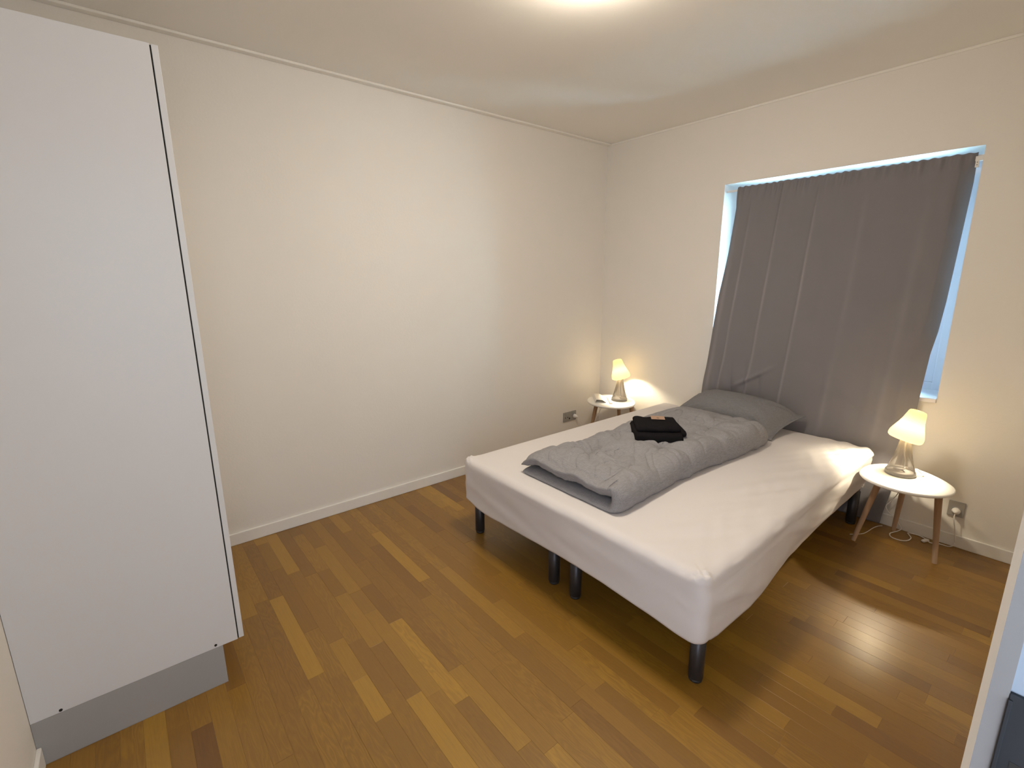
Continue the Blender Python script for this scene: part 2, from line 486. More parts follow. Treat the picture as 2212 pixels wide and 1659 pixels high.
# strips whose tone stands out in the room: row -> list of (x0, x1, tone, figure)
fixed = {0: [(0.375, 0.95, 0.85, 0.1)], 6: [(0.80, 1.20, 0.70, .1), (1.51, 2.02, 0.85, .1)],
         8: [(0.017, 0.48, 0.80, .1), (1.075, 1.32, 0.72, .1), (1.32, 1.525, 0.86, .1)],
         10: [(0.06, 0.632, 0.28, .9), (0.632, 1.205, 0.86, .05), (1.205, 1.75, 0.42, 1.0)], 16: [(0.78, 1.176, .5, .6), (1.176, 1.50, 0.08, .2)],
         11: [(0.62, 1.25, 0.30, 1.0), (1.25, 1.72, 0.45, 1.0)], 9: [(0.40, 0.95, 0.38, .2), (1.25, 1.8, 0.42, .8)], 12: [(0.70, 1.3, .35, .9)],
         -3: [(1.3, 1.9, .62, .2)], 3: [(0.1, 0.6, .35, .3), (1.5, 1.9, .7, .3)], 5: [(1.0, 1.55, .68, .1)], -5: [(.2, .6, .2, .2)], 13: [(1.62, 2.05, .75, .1)]}
XF1 = 4.02
for row in range(-40, 43):
    y1 = Y0 - PITCHY * row
    y0 = y1 - PITCHY
    if y0 < -4.8: y0 = -4.8
    if y1 > 0.0: y1 = 0.0
    if y1 - y0 < 0.01: continue
    fx = sorted(fixed.get(row, []))
    cuts = []
    x = -0.0 - rng.uniform(0, 0.35)
    segs = []
    i = 0
    while x < XF1:
        if i < len(fx) and x >= fx[i][0] - 1e-6:
            segs.append((fx[i][0], fx[i][1], fx[i][2], fx[i][3])); x = fx[i][1]; i += 1; continue
        ln = rng.choice((0.34, 0.42, 0.5, 0.55, 0.6, 0.62)) + rng.uniform(-0.04, 0.04)
        nx = x + ln
        if i < len(fx) and nx > fx[i][0] - 0.12: nx = fx[i][0]
        r = rng.random()
        tone = rng.uniform(0.36, 0.60) if r < 0.70 else (rng.uniform(0.66, 0.8) if r < 0.86 else rng.uniform(0.14, 0.32))
        segs.append((x, nx, tone, rng.choice((0.1, 0.15, 0.3, 0.6, 0.9))))
        x = nx
    for (a, b, t, f) in segs:
        a = max(a, 0.0); b = min(b, XF1)
        if b - a < 0.012: continue
        strips.append([a, b, y0, y1, t, rng.random(), f, 0.0])

def under_bed(x, y): return 0.75 < x < 2.08 and -1.85 < y < 0
for s in strips:
    a, b, y0, y1 = s[:4]
    area = 0.0
    for k in range(6):
        x = a + (b - a) * (k + 0.5) / 6; y = (y0 + y1) / 2
        q = cam_px((x, y, 0))
        if q is None or not (-20 < q[0] < 2232 and -20 < q[1] < 1680) or under_bed(x, y) or (x < 1.02 and y < -3.2) or x > 2.79: continue
        area += (b - a) / 6 * (y1 - y0) * FPX * FPX / q[2] ** 3 * 1.43
    s[7] = area
strips.sort(key=lambda s: -s[7])

def strip_geo(s, vs, fs, cols):
    a, b, y0, y1, t, sd, f, _ = s
    z = -0.0004 * sd
    c = 0.0005
    g = GAPW
    n = len(vs)
    a += g; b -= g; y0 += g; y1 -= g
    vs += [(a, y0, -0.0098), (b, y0, -0.0098), (b, y1, -0.0098), (a, y1, -0.0098),
           (a, y0, z - c * .5), (b, y0, z - c * .5), (b, y1, z - c * .5), (a, y1, z - c * .5),
           (a + c, y0 + c, z), (b - c, y0 + c, z), (b - c, y1 - c, z), (a + c, y1 - c, z)]
    F = [(0, 3, 2, 1)]
    for k in range(4):
        k2 = (k + 1) % 4
        F.append((k, k2, 4 + k2, 4 + k)); F.append((4 + k, 4 + k2, 8 + k2, 8 + k))
    F.append((8, 9, 10, 11))
    fs += [tuple(n + i for i in q) for q in F]
    cols += [(t, sd, f, 1.0)] * 12

def strip_obj(name, lst):
    vs, fs, cols = [], [], []
    for s in lst: strip_geo(s, vs, fs, cols)
    o = obj(name, vs, fs, M_OAK, floor)
    at = o.data.attributes.new('tone', 'FLOAT_COLOR', 'POINT')
    at.data.foreach_set('color', [c for q in cols for c in q])
    return o
for s in strips[:298]:
    strip_obj('parquet_strip', [s])
rest = strip_obj('parquet_strips_far', strips[298:])
rest['kind'] = 'stuff'

# ------------------------------------------------------------------ ceiling lamp
cl = empty('ceiling_lamp', (1.522, -1.899, H))
tag(cl, 'round glowing opal ceiling lamp above the foot of the bed', 'lamp')
prof = [(0.150, 0.0), (0.150, -0.022)]
v, f = lathe(prof, 48, True, True)
obj('base', v, f, M_TRIM, cl, True)
prof = [(0.143, -0.020)] + [(0.143 * math.cos(a), -0.022 - 0.062 * math.sin(a)) for a in [math.radians(k) for k in range(0, 90, 9)]] + [(0.004, -0.084)]
v, f = lathe(prof, 48, True, True)
obj('diffuser', v, f, M_CEILLAMP, cl, True)

# ------------------------------------------------------------------ wardrobe
wr = empty('wardrobe', (0.5, -3.43, 0))
def wpart(name, x0, x1, y0, y1, z0, z1, m, bev=0.0008, parent=None):
    o = box(name, x0 - 0.5, x1 - 0.5, y0 + 3.43, y1 + 3.43, z0, z1, m, wr if parent is None else parent, bev=bev, seg=1)
    return o
tag(wr, 'tall white two-door wardrobe with grey recessed plinth beside the left wall', 'wardrobe')
ZB, ZT = 0.154, 2.073
WY1 = -3.1665
wpart('side_panel', 1.010, 1.026, YN + 0.001, WY1, ZB, ZT, M_LAM)
wpart('side_panel', 0.016, 0.032, YN + 0.001, WY1, ZB, ZT, M_LAM)
wpart('top_panel', 0.033, 1.009, YN + 0.001, WY1, ZT - 0.016, ZT, M_LAM)
wpart('bottom_panel', 0.033, 1.009, YN + 0.001, WY1, ZB, ZB + 0.016, M_LAM)
wpart('back_panel', 0.033, 1.009, YN + 0.002, YN + 0.008, ZB + 0.017, ZT - 0.017, M_LAM)
wpart('shelf', 0.033, 1.009, YN + 0.01, WY1 - 0.02, 1.70, 1.716, M_LAM)
wpart('plinth', 0.016, 1.0255, YN + 0.0005, -3.214, 0.0, ZB - 0.0005, M_PLINTH)
sp0 = -3.1660
for (a, b, hx) in ((0.016, 0.5195, 0.47), (0.5225, 1.026, 0.572)):
    d = wpart('door', a, b, sp0 + 0.0035, sp0 + 0.0195, ZB + 0.002, ZT - 0.001, M_LAM)
    box('handle', hx - 0.5 - 0.006, hx - 0.5 + 0.006, sp0 + 3.43 + 0.0195, sp0 + 3.43 + 0.045, 1.0, 1.16, M_DARKM, d, bev=0.003)
wpart('door_gap_shade', 0.034, 1.0245, WY1 + 0.0001, sp0 + 0.0034, ZB + 0.004, ZT - 0.004, M_GAP, bev=0.0)  # black sheet stands for the shade in the gap behind the doors
for (y, z) in ((-3.235, 0.165), (-3.641, 0.162)):
    vv, ff = lathe([(0.0045, 0), (0.0045, 0.0012), (0.002, 0.0016)], 12, True, True)
    o = obj('screw_cap', [(z_ + 0.526, x_ + y + 3.43, y_ + z) for (x_, y_, z_) in vv], ff, M_HOLE, wr)

# ------------------------------------------------------------------ bed
bed = empty('double_bed', (1.43, -1.0, 0))
tag(bed, 'low double bed of two box mattresses on short black metal legs', 'bed')
BX0, BX1, BY0, BY1, BZ = 0.715, 2.150, -1.980, -0.058, 0.466
def off(o): o.location = (-1.43, 1.0, 0); return o
for (a, b) in ((0.745, 1.415), (1.423, 2.055)):
    off(box('mattress', a, b, -1.950, -0.075, 0.205, 0.448, M_MATT, bed, bev=0.03, seg=3))
LR, LH = 0.0265, 0.207
lv, lf = lathe([(LR - 0.003, 0.012), (LR, 0.015), (LR, LH)], 24, True, True)
fv, ff_ = lathe([(LR - 0.006, 0.0), (LR - 0.003, 0.002), (LR - 0.003, 0.0125)], 24, True, True)
leg0 = None
for (x, y) in ((0.752, -1.893), (1.362, -1.893), (1.502, -1.893), (2.100, -1.893), (0.752, -0.14), (1.362, -0.14), (1.502, -0.14), (2.075, -0.14)):
    if leg0 is None:
        leg0 = obj('leg', lv, lf, M_DARKM, bed, True); ft0 = obj('foot_cap', fv, ff_, M_RUBBER, leg0, True); l = leg0
    else:
        l = leg0.copy(); COL.objects.link(l); l.parent = bed
        c = ft0.copy(); COL.objects.link(c); c.parent = l
    l.location = (x - 1.43, y + 1.0, 0)

# fitted sheet: rings round a rounded rectangle, from the middle of the top over the edge and down to the elastic hem
def sheet():
    N = 640
    # perimeter parameter, starting at foot-left corner, counter-clockwise seen from above (foot, right side, head, left side)
    W_, L_ = BX1 - BX0, BY1 - BY0
    def peri(s, ins, rc):
        # point on rounded rectangle inset by ins; returns x, y, nx, ny
        x0, x1, y0, y1 = BX0 + ins, BX1 - ins, BY0 + ins, BY1 - ins
        r = max(rc - ins, 0.004)
        w, l = (x1 - x0 - 2 * r), (y1 - y0 - 2 * r)
        q = math.pi / 2
        W0, L0, R0 = W_ - 2 * rc, L_ - 2 * rc, rc * q
        tot = 2 * W0 + 2 * L0 + 4 * R0
        s = (s % 1) * tot
        for k, (ln, kind) in enumerate(((W0, 0), (R0, 1), (L0, 0), (R0, 1), (W0, 0), (R0, 1), (L0, 0), (R0, 1))):
            if s <= ln or k == 7:
                t = s / ln
                break
            s -= ln
        if k == 0: return x0 + r + w * t, y0, 0, -1
        if k == 2: return x1, y0 + r + l * t, 1, 0
        if k == 4: return x1 - r - w * t, y1, 0, 1
        if k == 6: return x0, y1 - r - l * t, -1, 0
        cx, cy = {1: (x1 - r, y0 + r), 3: (x1 - r, y1 - r), 5: (x0 + r, y1 - r), 7: (x0 + r, y0 + r)}[k]
        a = {1: -q, 3: 0, 5: q, 7: 2 * q}[k] + q * t
        return cx + r * math.cos(a), cy + r * math.sin(a), math.cos(a), math.sin(a)
    RC = 0.045
    rings = []     # (inset, z, edge weight, side weight)
    for ins in [0.68, 0.60, 0.52, 0.45, 0.40] + [0.37 - 0.012 * q_ for q_ in range(27)]: rings.append((ins, BZ, 0))
    ER = 0.042
    for k in range(0, 9):
        a = math.pi / 2 * k / 8
        rings.append((ER * (1 - math.sin(a)), BZ - ER * (1 - math.cos(a)) * 0.9, 0.15 * k / 8))
    for k in range(1, 25):
        rings.append((0.0, None, k / 24))
    for k in range(1, 5): rings.append((0.004 + 0.014 * k, -k, 1.0))
    vs, fs = [], []
    def hem(x, y):
        z = 0.215
        if y < BY0 + 0.07:
            z = 0.222 + 0.012 * math.sin(x * 5.0) + 0.02 * gauss(x - 0.74, 0.06) - 0.004 * nz(x * 9, 1)
        elif x > BX1 - 0.07:
            z = lerp_tab([(-1.98, 0.222), (-1.86, 0.196), (-1.6, 0.184), (-1.4, 0.20), (-1.2, 0.212), (-0.5, 0.21), (0, 0.215)], y) + 0.003 * nz(y * 8, 3)
        return z
    for ri, (ins, z, sw) in enumerate(rings):
        for k in range(N):
            s = k / N
            x, y, nx, ny = peri(s, ins, RC)
            hz = hem(x, y)
            ztop = BZ - ER * 0.9
            if z is None:
                zz = ztop + (hz - ztop) * sw
            elif z < 0:
                zz = hz - 0.004 + 0.004 * (-z)
            else:
                zz = z
            x -= 0.030 * lerp_tab([(-1.98, 0.0), (-1.6, 0.02), (-1.0, 0.7), (-0.6, 1.0), (0, 1.0)], y) * min(1, max(0, (x - 1.72) / 0.40)) ** 2
            # the right side hangs slightly slack, pulled in towards the head
            if nx > 0.5 and sw > 0.15:
                pull = lerp_tab([(-1.98, 0.0), (-1.5, 0.004), (-1.15, 0.020), (-0.8, 0.026), (-0.1, 0.030)], y)
                x -= pull * sw ** 1.6
                x += 0.010 * math.sin(math.pi * min(sw, 1)) * (0.6 + 0.8 * nz(y * 3.0, 5))
            if sw > 0.1:
                amp = 0.006 * math.sin(math.pi * min(max((sw - 0.1) / 0.9, 0), 1)) + 0.0015
                wv = nz(s * 60, zz * 5, 2) * 0.6 + nz(s * 25 + zz * 10, zz * 12, 7)
                x += nx * amp * wv; y += ny * amp * wv
                if nx > 0.5:   # drag creases fanning down the right side from the foot corner
                    dr = math.sin((y * 9 + zz * 34) + 2.2 * nz(y * 2.5, zz * 5, 4))
                    x += 0.0085 * (abs(dr) ** 1.5 * (1 if dr > 0 else -0.5)) * math.sin(math.pi * min(sw, 1)) * (0.5 + 0.9 * max(0, nz(y * 4, zz * 9, 6) + 0.4))
                if ny < -0.5:  # long slanting creases along the foot
                    dr = math.sin(zz * 62 + x * 6 + 1.5 * nz(x * 2.0, 8))
                    y += 0.0016 * dr * gauss(x - 1.05, 0.35)
            else:
                # top: faint dips and the lifted seams at the corners
                zz += 0.0028 * nz(x * 2.2, y * 2.2, 1) - 0.0008
                rr = 1.0 if ins < 0.5 else 0.6
                # creases at the right edge
                e = gauss(x - 2.02, 0.10)
                w_ = nz(y * 2.6 + x * 2.0, (x - y * 0.5) * 16, 3)
                zz += rr * e * 0.0055 * w_ * 1.6 + rr * e * 0.0022 * math.sin((y * 0.55 + x) * 62 + 3 * nz(y * 3, x * 4))
                zz += -0.004 * gauss((x - 1.43), 0.02) * 0.4
            # bunched corner seams
            for (cx_, cy_, a_) in ((2.136, -1.962, 1.0), (0.735, -1.962, 0.9)):
                d2 = math.hypot(x - cx_, y - cy_)
                if d2 < 0.13:
                    g_ = gauss(d2, 0.035) * gauss(zz - 0.445, 0.03)
                    zz += a_ * g_ * (0.013 + 0.011 * math.sin(x * 150) * math.sin(y * 140 + zz * 120))
            vs.append((x, y, zz))
    R_ = len(rings)
    for i in range(R_ - 1):
        for k in range(N):
            k2 = (k + 1) % N
            fs.append((i * N + k, (i + 1) * N + k, (i + 1) * N + k2, i * N + k2))
    fs.append(tuple(range(N)))
    o = obj('fitted_sheet', vs, fs, M_SHEET, None, True)
    tag(o, 'pale stretchy fitted sheet pulled tight over the double bed', 'bed sheet')
    return o
sheet()

# ------------------------------------------------------------------ folded thick cloth (duvet): one continuous quilt folded over, open at the foot
def duvet():
    NS, NT = 210, 260
    # medial path (local x, z) : bottom layer left->right, fold, top layer right->left
    y_foot, y_head = -1.865, -0.43
    vs, fs = [], []
    def xl(t): return lerp_tab([(0, 1.085), (0.06, 1.085), (0.25, 1.10), (0.45, 1.10), (0.7, 1.075), (1, 1.09)], t)
    def xr(t): return lerp_tab([(0, 1.700), (0.1, 1.693), (0.35, 1.668), (0.55, 1.68), (0.8, 1.712), (0.95, 1.705), (1, 1.66)], t)
    hm = 0.036
    base = BZ + 0.0015
    lay = []
    for j in range(NT + 1):
        t = j / NT
        # edge fall-off along the length (seams at foot, soft end at head)
        ef = min(1.0, (t / 0.045)) if t < 0.045 else 1.0
        eh = min(1.0, ((1 - t) / 0.10))
        el = (1 - (1 - ef) ** 2) ** 0.5 * (1 - (1 - eh) ** 2) ** 0.5
        y = y_foot + (y_head - y_foot) * t
        x0, x1 = xl(t), xr(t)
        top = 0.128 + 0.016 * math.sin(t * math.pi) + 0.016 * gauss(t - 0.80, 0.12) - 0.026 * gauss(t - 0.24, 0.05) - 0.012 * gauss(t - 0.0, 0.05)
        top *= 0.35 + 0.65 * (1 - (1 - eh) ** 2.2)
        R = (top - 2 * hm * 0.9) / 2
        R = max(R, 0.012)
        zb = base + hm * 0.55 * (0.3 + 0.7 * el)
        zt = base + top - hm * 0.9 * (0.3 + 0.7 * el)
        if zt < zb + 0.02: zt = zb + 0.02
        rr = (zt - zb) / 2
        med = []
        nb, nf = 70, 44
        for i in range(nb):
            u = i / nb; med.append((x0 + 0.01 + (x1 - 0.055 - x0 - 0.01) * u, zb, 'b', u))
        for i in range(nf):
            a = -math.pi / 2 + math.pi * i / nf
            med.append((x1 - 0.055 + 0.024 * math.cos(a) * 1.0, (zb + zt) / 2 + rr * math.sin(a), 'f', i / nf))
        for i in range(NS - nb - nf + 1):
            u = i / (NS - nb - nf); med.append((x1 - 0.055 + (x0 - x1 + 0.055) * u, zt, 't', u))
        # left end: the top layer droops down to the sheet
        row = []
        for (mx_, mz_, k, u) in med:
            es = 1.0
            if k == 'b': es = min(1, (u + 0.01) / 0.12)
            if k == 't':
                es = min(1, (1 - u + 0.01) / 0.16)
                dz = (zt - zb - 0.02) * max(0, (u - 0.72) / 0.28) ** 1.7 * (0.55 if t < 0.12 else 0.9)
                mz_ -= dz
            es = (1 - (1 - es) ** 2) ** 0.5
            h = hm * max(0.10, es * el)
            if k == 'b': h *= 0.60
            # crumple
            if k == 't' or k == 'f':
                mz_ += 0.010 * nz(mx_ * 6, y * 5, 3) + 0.006 * nz(mx_ * 15, y * 11, 9) - 0.008 * (1 - min(1, abs(nz(mx_ * 4 + 3 + 0.5 * nz(mx_ * 9, y * 9, 2), y * 5.5, 6)) * 11)) - 0.005 * (1 - min(1, abs(nz(mx_ * 9 + y * 5, y * 6, 16)) * 9))
                if k == 't' and t < 0.06:      # flap lifts and sags along the open foot end
                    mz_ += (0.06 - t) / 0.06 * (0.010 * math.sin(mx_ * 23) - 0.012)
                # stitched pocket dimples with radiating creases
                for (qx, qy, qa) in ((1.305, -1.60, 0.034), (1.52, -1.28, 0.020), (1.22, -1.30, 0.016), (1.53, -0.84, 0.018), (1.60, -0.62, 0.012), (1.56, -1.66, 0.010)):
                    dx, dy = mx_ - qx, y - qy
                    d = math.hypot(dx, dy)
                    if d < 0.3:
                        an = math.atan2(dy, dx)
                        mz_ -= qa * gauss(d, 0.045) + qa * 0.55 * gauss(d - 0.085, 0.06) * (math.sin(an * 4.5 + qx * 9) ** 3)
            row.append((mx_, mz_, h, k, u))
        lay.append((y, row))
    n_med = len(lay[0][1])
    for (y, row) in lay:
        outer, inner = [], []
        for i, (mx_, mz_, h, k, u) in enumerate(row):
            a = row[max(i - 1, 0)]; b = row[min(i + 1, n_med - 1)]
            tx, tz = b[0] - a[0], b[1] - a[1]
            l = math.hypot(tx, tz) or 1
            nx_, nz_ = tz / l, -tx / l       # outward: down for the bottom layer, right for fold, up for top
            hi = h if k != 'f' else h * 0.8
            ox, oz = mx_ + nx_ * h, mz_ + nz_ * h
            ix, iz = mx_ - nx_ * hi * 0.75, mz_ - nz_ * hi * 0.75
            wob = 0.0016 * nz(ox * 20, y * 18, oz * 20)
            outer.append((ox + nx_ * wob, y, max(oz + nz_ * wob, base)))
            inner.append((ix, y, max(iz, base + 0.002)))
        loop = outer + inner[::-1]
        # flatten the foot row slightly outwards for a soft lip
        vs += loop
    L2 = 2 * n_med
    for j in range(len(lay) - 1):
        for k in range(L2):
            k2 = (k + 1) % L2
            fs.append((j * L2 + k, j * L2 + k2, (j + 1) * L2 + k2, (j + 1) * L2 + k))
    for j in (0, len(lay) - 1):
        for k in range(n_med - 1):
            a, b = j * L2 + k, j * L2 + k + 1
            c, d = j * L2 + (L2 - 1 - k - 1), j * L2 + (L2 - 1 - k)
            fs.append((a, d, c, b) if j == 0 else (a, b, c, d))
    o = obj('duvet', vs, fs, M_LINEN, None, True)
    tag(o, 'thick grey linen duvet folded lengthwise, lying in the middle of the bed', 'duvet')
    sb = o.modifiers.new('soft', 'SMOOTH'); sb.factor = 0.5; sb.iterations = 2
    return o
duvet()

# ------------------------------------------------------------------ pillow
def pillow():
    n = 64
    c00, c10 = Vector((1.00, -0.420, 0.475)), Vector((1.692, -0.415, 0.474))     # lower edge
    c01, c11 = Vector((1.035, -0.085, 0.585)), Vector((1.748, -0.085, 0.575))     # upper edge
    nrm = ((c10 - c00).cross(c01 - c00)).normalized()
    vs, fs = [], []
    def pt(u, v, side):
        U, V = (u + 1) / 2, (v + 1) / 2
        # edges bow inward between the pointed corners
        bu = 0.030 * (1 - v * v) * -u * abs(u) ** 3
        bv = 0.022 * (1 - u * u) * -v * abs(v) ** 3
        p = c00.lerp(c10, U).lerp(c01.lerp(c11, U), V)
        p = p + (c10 - c00).normalized() * bu * 1.0 + (c01 - c00).normalized() * bv * 1.0
        uu = min(1, abs(u) / (0.90 if u > 0 else 0.97)); vv = min(1, abs(v) / 0.97)
        th = (max(0, 1 - uu ** 2.6) ** 0.5) * (max(0, 1 - vv ** 2.6) ** 0.5)
        T = 0.140 if side > 0 else 0.055
        h = th * T
        if side > 0:
            h += th ** 0.5 * 0.006 * nz(U * 5, V * 5, 11)
            # tension creases running to the right-hand corners
            for (cu, cv) in ((1, -1), (1, 1), (-1, 1), (-1, -1)):
                du, dv = u - cu, v - cv
                d = math.hypot(du, dv)
                an = math.atan2(dv, du)
                h += 0.009 * gauss(d - 0.35, 0.22) * math.sin(an * 16 + cu) * (0.3 + th)
        q = p + nrm * (h * side + 0.002 * side)
        if q.z < BZ + 0.004: q.z = BZ + 0.004
        if q.y > -0.070: q.y = -0.070
        return q
    for side in (1, -1):
        for j in range(n + 1):
            for i in range(n + 1):
                vs.append(pt(-1 + 2 * i / n, -1 + 2 * j / n, side))
    m = (n + 1) ** 2
    for j in range(n):
        for i in range(n):
            a = j * (n + 1) + i
            fs.append((a, a + 1, a + n + 2, a + n + 1))
            fs.append((m + a, m + a + n + 1, m + a + n + 2, m + a + 1))
    # seam ring
    ring = [i for i in range(n + 1)] + [j * (n + 1) + n for j in range(1, n + 1)] + [n * (n + 1) + i for i in range(n - 1, -1, -1)] + [j * (n + 1) for j in range(n - 1, 0, -1)]
    for k in range(len(ring)):
        a, b = ring[k], ring[(k + 1) % len(ring)]
        fs.append((a, m + a, m + b, b))
    o = obj('pillow', vs, fs, M_PILLOW, None, True)
    tag(o, 'plump grey pillow propped against the curtain at the head of the bed', 'pillow')
pillow()

# ------------------------------------------------------------------ folded black towels with a card label
def fold_layer(name, w, d, z0, th, m, parent, seed, open_back=True, nfold=1):
    # a cloth folded once: rounded front edge, thin at the back; rounded-box loop swept along x
    n, k = 40, 28
    vs, fs = [], []
    for i in range(n + 1):
        u = i / n
        e = min(u, 1 - u) * 2
        eu = (1 - (1 - min(1, e * 9)) ** 2) ** 0.5
        x = -w / 2 + w * u
        sag = 0.004 * nz(u * 4, seed)
        for j in range(k):
            a = 2 * math.pi * j / k
            ca, sa = math.cos(a), math.sin(a)
            sx = math.copysign(abs(ca) ** 0.32, ca); sz = math.copysign(abs(sa) ** 0.55, sa)
            hh = th / 2 * (0.55 + 0.45 * eu)
            dd = d / 2 * (0.97 + 0.03 * eu) + 0.004 * nz(u * 6, seed, 4)
            y = sx * dd
            z = z0 + th / 2 + sz * hh + (sag if sa > 0 else 0) + 0.003 * nz(u * 5, y * 30, seed)
            if sa <= 0: z = max(z, z0)
            vs.append((x, y, z))
    for i in range(n):
        for j in range(k):
            j2 = (j + 1) % k
            fs.append((i * k + j, (i + 1) * k + j, (i + 1) * k + j2, i * k + j2))
    fs.append(tuple(range(k))); fs.append(tuple(reversed([n * k + j for j in range(k)])))
    return obj(name, vs, fs, m, parent, True)
TX, TY, TZ = 1.398, -1.180, 0.598
tw = empty('folded_towel', (TX, TY, TZ)); tw.rotation_euler = (math.radians(2), math.radians(-1), math.radians(44))
tag(tw, 'small stack of folded black terry towel lying on the grey duvet', 'towel')
fold_layer('towel_layer', 0.242, 0.245, -0.012, 0.060, M_TOWEL, tw, 1)
o = fold_layer('towel_layer', 0.222, 0.200, 0.044, 0.030, M_TOWEL, tw, 5); o.location = (0.002, 0.010, 0)
o = fold_layer('towel_layer', 0.10, 0.20, 0.010, 0.034, M_TOWEL, tw, 9); o.location = (0.085, 0.024, 0.006); o.rotation_euler = (0, 0.10, 0.10)
lb = bmesh.new(); box_bm(-0.036, 0.036, -0.024, 0.030, 0, 0.0012, 0.0003, 1, lb)
lab = obj_bm('card_label', lb, M_LABEL, None)
tag(lab, 'small tan card label with a dark mark lying on the black towels', 'label')
lab.location = (TX - 0.026, TY + 0.054, TZ + 0.080); lab.rotation_euler = (math.radians(3), 0, math.radians(40))
v, f = lathe([(0.0001, 0.0014), (0.004, 0.0015), (0.0055, 0.0013)], 10, False, False)
obj('stamp', [(x * 1.5, y - 0.004, z) for (x, y, z) in v], f, M_INK, lab)

# ------------------------------------------------------------------ curtain and rod
def curtain():
    NX, NZ = 420, 170
    ZTOP = 2.018
    left = [(0.0, 0.985), (0.45, 1.005), (0.58, 1.018), (0.79, 1.038), (1.1, 1.054), (1.55, 1.088), (1.94, 1.118), (2.02, 1.128)]
    right = [(0.0, 2.190), (0.07, 2.196), (0.52, 2.258), (0.76, 2.266), (1.04, 2.276), (1.3, 2.290), (1.58, 2.297), (1.9, 2.305), (2.02, 2.310)]
    crease_lit = []  # strength of the light painted on each fold line
    ridges = [(0.022, 0.010, 0.010), (0.100, 0.0085, 0.0065), (0.165, 0.004, 0.014), (0.255, 0.0090, 0.0065), (0.335, 0.0035, 0.016), (0.430, 0.0075, 0.0065),
              (0.530, 0.003, 0.014), (0.640, 0.0055, 0.012), (0.745, 0.006, 0.018), (0.815, 0.005, 0.014), (0.870, 0.010, 0.012), (0.935, 0.012, 0.012)]
    vs, fs = [], []
    for j in range(NZ + 1):
        v = j / NZ
        z = ZTOP * (1 - v) + 0.006 * v
        xl, xr = lerp_tab(left, z), lerp_tab(right, z)
        y0 = lerp_tab([(0, -0.030), (0.35, -0.036), (0.5, -0.036), (0.8, -0.034), (1.0, -0.020), (1.5, 0.004), (1.95, 0.014), (2.02, 0.014)], z)
        for i in range(NX + 1):
            u = i / NX
            uu = u + 0.006 * nz(u * 2, z * 1.4, 3)
            y = y0
            k = min(1.0, max(0.0, (z - 0.40) / 0.25))
            for (ru, ra, rs) in ridges:
                dd = uu - ru
                y -= ra * (gauss(dd, rs) + 0.7 * gauss(dd - 3.2 * rs, 2.6 * rs)) * (0.75 + 0.25 * math.sin(z * 2.3 + ru * 9)) * (0.35 + 0.65 * k)
            y += 0.006 * nz(u * 7, z * 0.7, 8) + 0.0025 * nz(u * 16, z * 1.6, 2)
            # gathered header on the rod
            hd = gauss(z - 2.00, 0.035)
            y += hd * 0.005 * math.sin(u * 190 + 4 * nz(u * 9, 0))
            # tucked behind the pillow on the left: fan folds just above it
            tk = gauss(z - 0.70, 0.075) * max(0, 1 - abs(u - 0.16) / 0.24)
            y -= 0.034 * tk * (0.35 + 0.65 * abs(math.sin((u - 0.02) * 42 + (z - 0.7) * 6)))
            fold = 0.018 * gauss((z - 0.78) - (u - 0.30) * 0.85, 0.010) * gauss(u - 0.27, 0.055)
            y -= fold
            # large soft creases low on the right
            y -= 0.008 * gauss((z - 0.68) + (u - 0.8) * 0.55, 0.015) * gauss(u - 0.78, 0.10)
            # right edge curls back into the recess
            cu = max(0.0, (u - 0.955) / 0.045)
            cz = min(1, max(0, (z - 1.02) / 0.12)) * min(1, max(0, (2.01 - z) / 0.12))
            y += 0.050 * cu ** 1.2 * cz
            cl_ = max(0.0, (0.045 - u) / 0.045)
            cz2 = min(1, max(0, (z - 1.30) / 0.3)) * min(1, max(0, (1.99 - z) / 0.10))
            y += 0.030 * cl_ ** 1.2 * cz2
            zz = z
            if j == 0: zz += 0.0025 * math.sin(u * 170) + 0.002 * nz(u * 30, 5)
            yy = y
            if zz < 0.79 and yy > -0.016: yy = -0.016
            if zz < 0.10 and yy > -0.022: yy = -0.022
            vs.append((xl + (xr - xl) * u, yy, zz))
            crease_lit.append(min(1.0, sum(wa * gauss(uu - wu, ws) for (wu, wa, ws) in ((0.100, .7, .004), (0.255, .75, .0045), (0.430, .65, .0045), (0.640, .22, .009), (0.030, .5, .008), (0.870, .22, .012))) * (0.55 + 0.6 * nz(u * 3, z * 2.5, 31) + 0.25 * (1 - z / 2)) * min(1, max(0, (1.93 - z) / 0.2))))
    for j in range(NZ):
        for i in range(NX):
            a = j * (NX + 1) + i
            fs.append((a, a + 1, a + NX + 2, a + NX + 1))
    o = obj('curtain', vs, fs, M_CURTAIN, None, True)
    at = o.data.attributes.new('crease_light', 'FLOAT', 'POINT')
    at.data.foreach_set('value', crease_lit)
    sd = o.modifiers.new('thick', 'SOLIDIFY'); sd.thickness = 0.0015; sd.offset = 0
    tag(o, 'long grey-brown curtain covering the window behind the bed head', 'curtain')
    return o
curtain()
rod = empty('curtain_rod', (1.69, 0.034, 2.0))
tag(rod, 'thin white curtain rod across the top of the window recess', 'curtain rod')
def rodp(name, x0, x1, y0, y1, z0, z1, m=M_TRIM, bev=0.001, parent=None):
    return box(name, x0 - 1.69, x1 - 1.69, y0 - 0.034, y1 - 0.034, z0 - 2.0, z1 - 2.0, m, parent or rod, bev=bev, seg=1)
rodp('rail', WX0 + 0.001, WX1 - 0.001, 0.028, 0.040, 1.995, 2.008)
br = rodp('bracket', WX1 - 0.030, WX1 - 0.001, 0.010, 0.0275, 1.978, 2.000)
rodp('hanger_clip', WX1 - 0.027, WX1 - 0.013, 0.006, 0.012, 1.948, 1.982, parent=None)
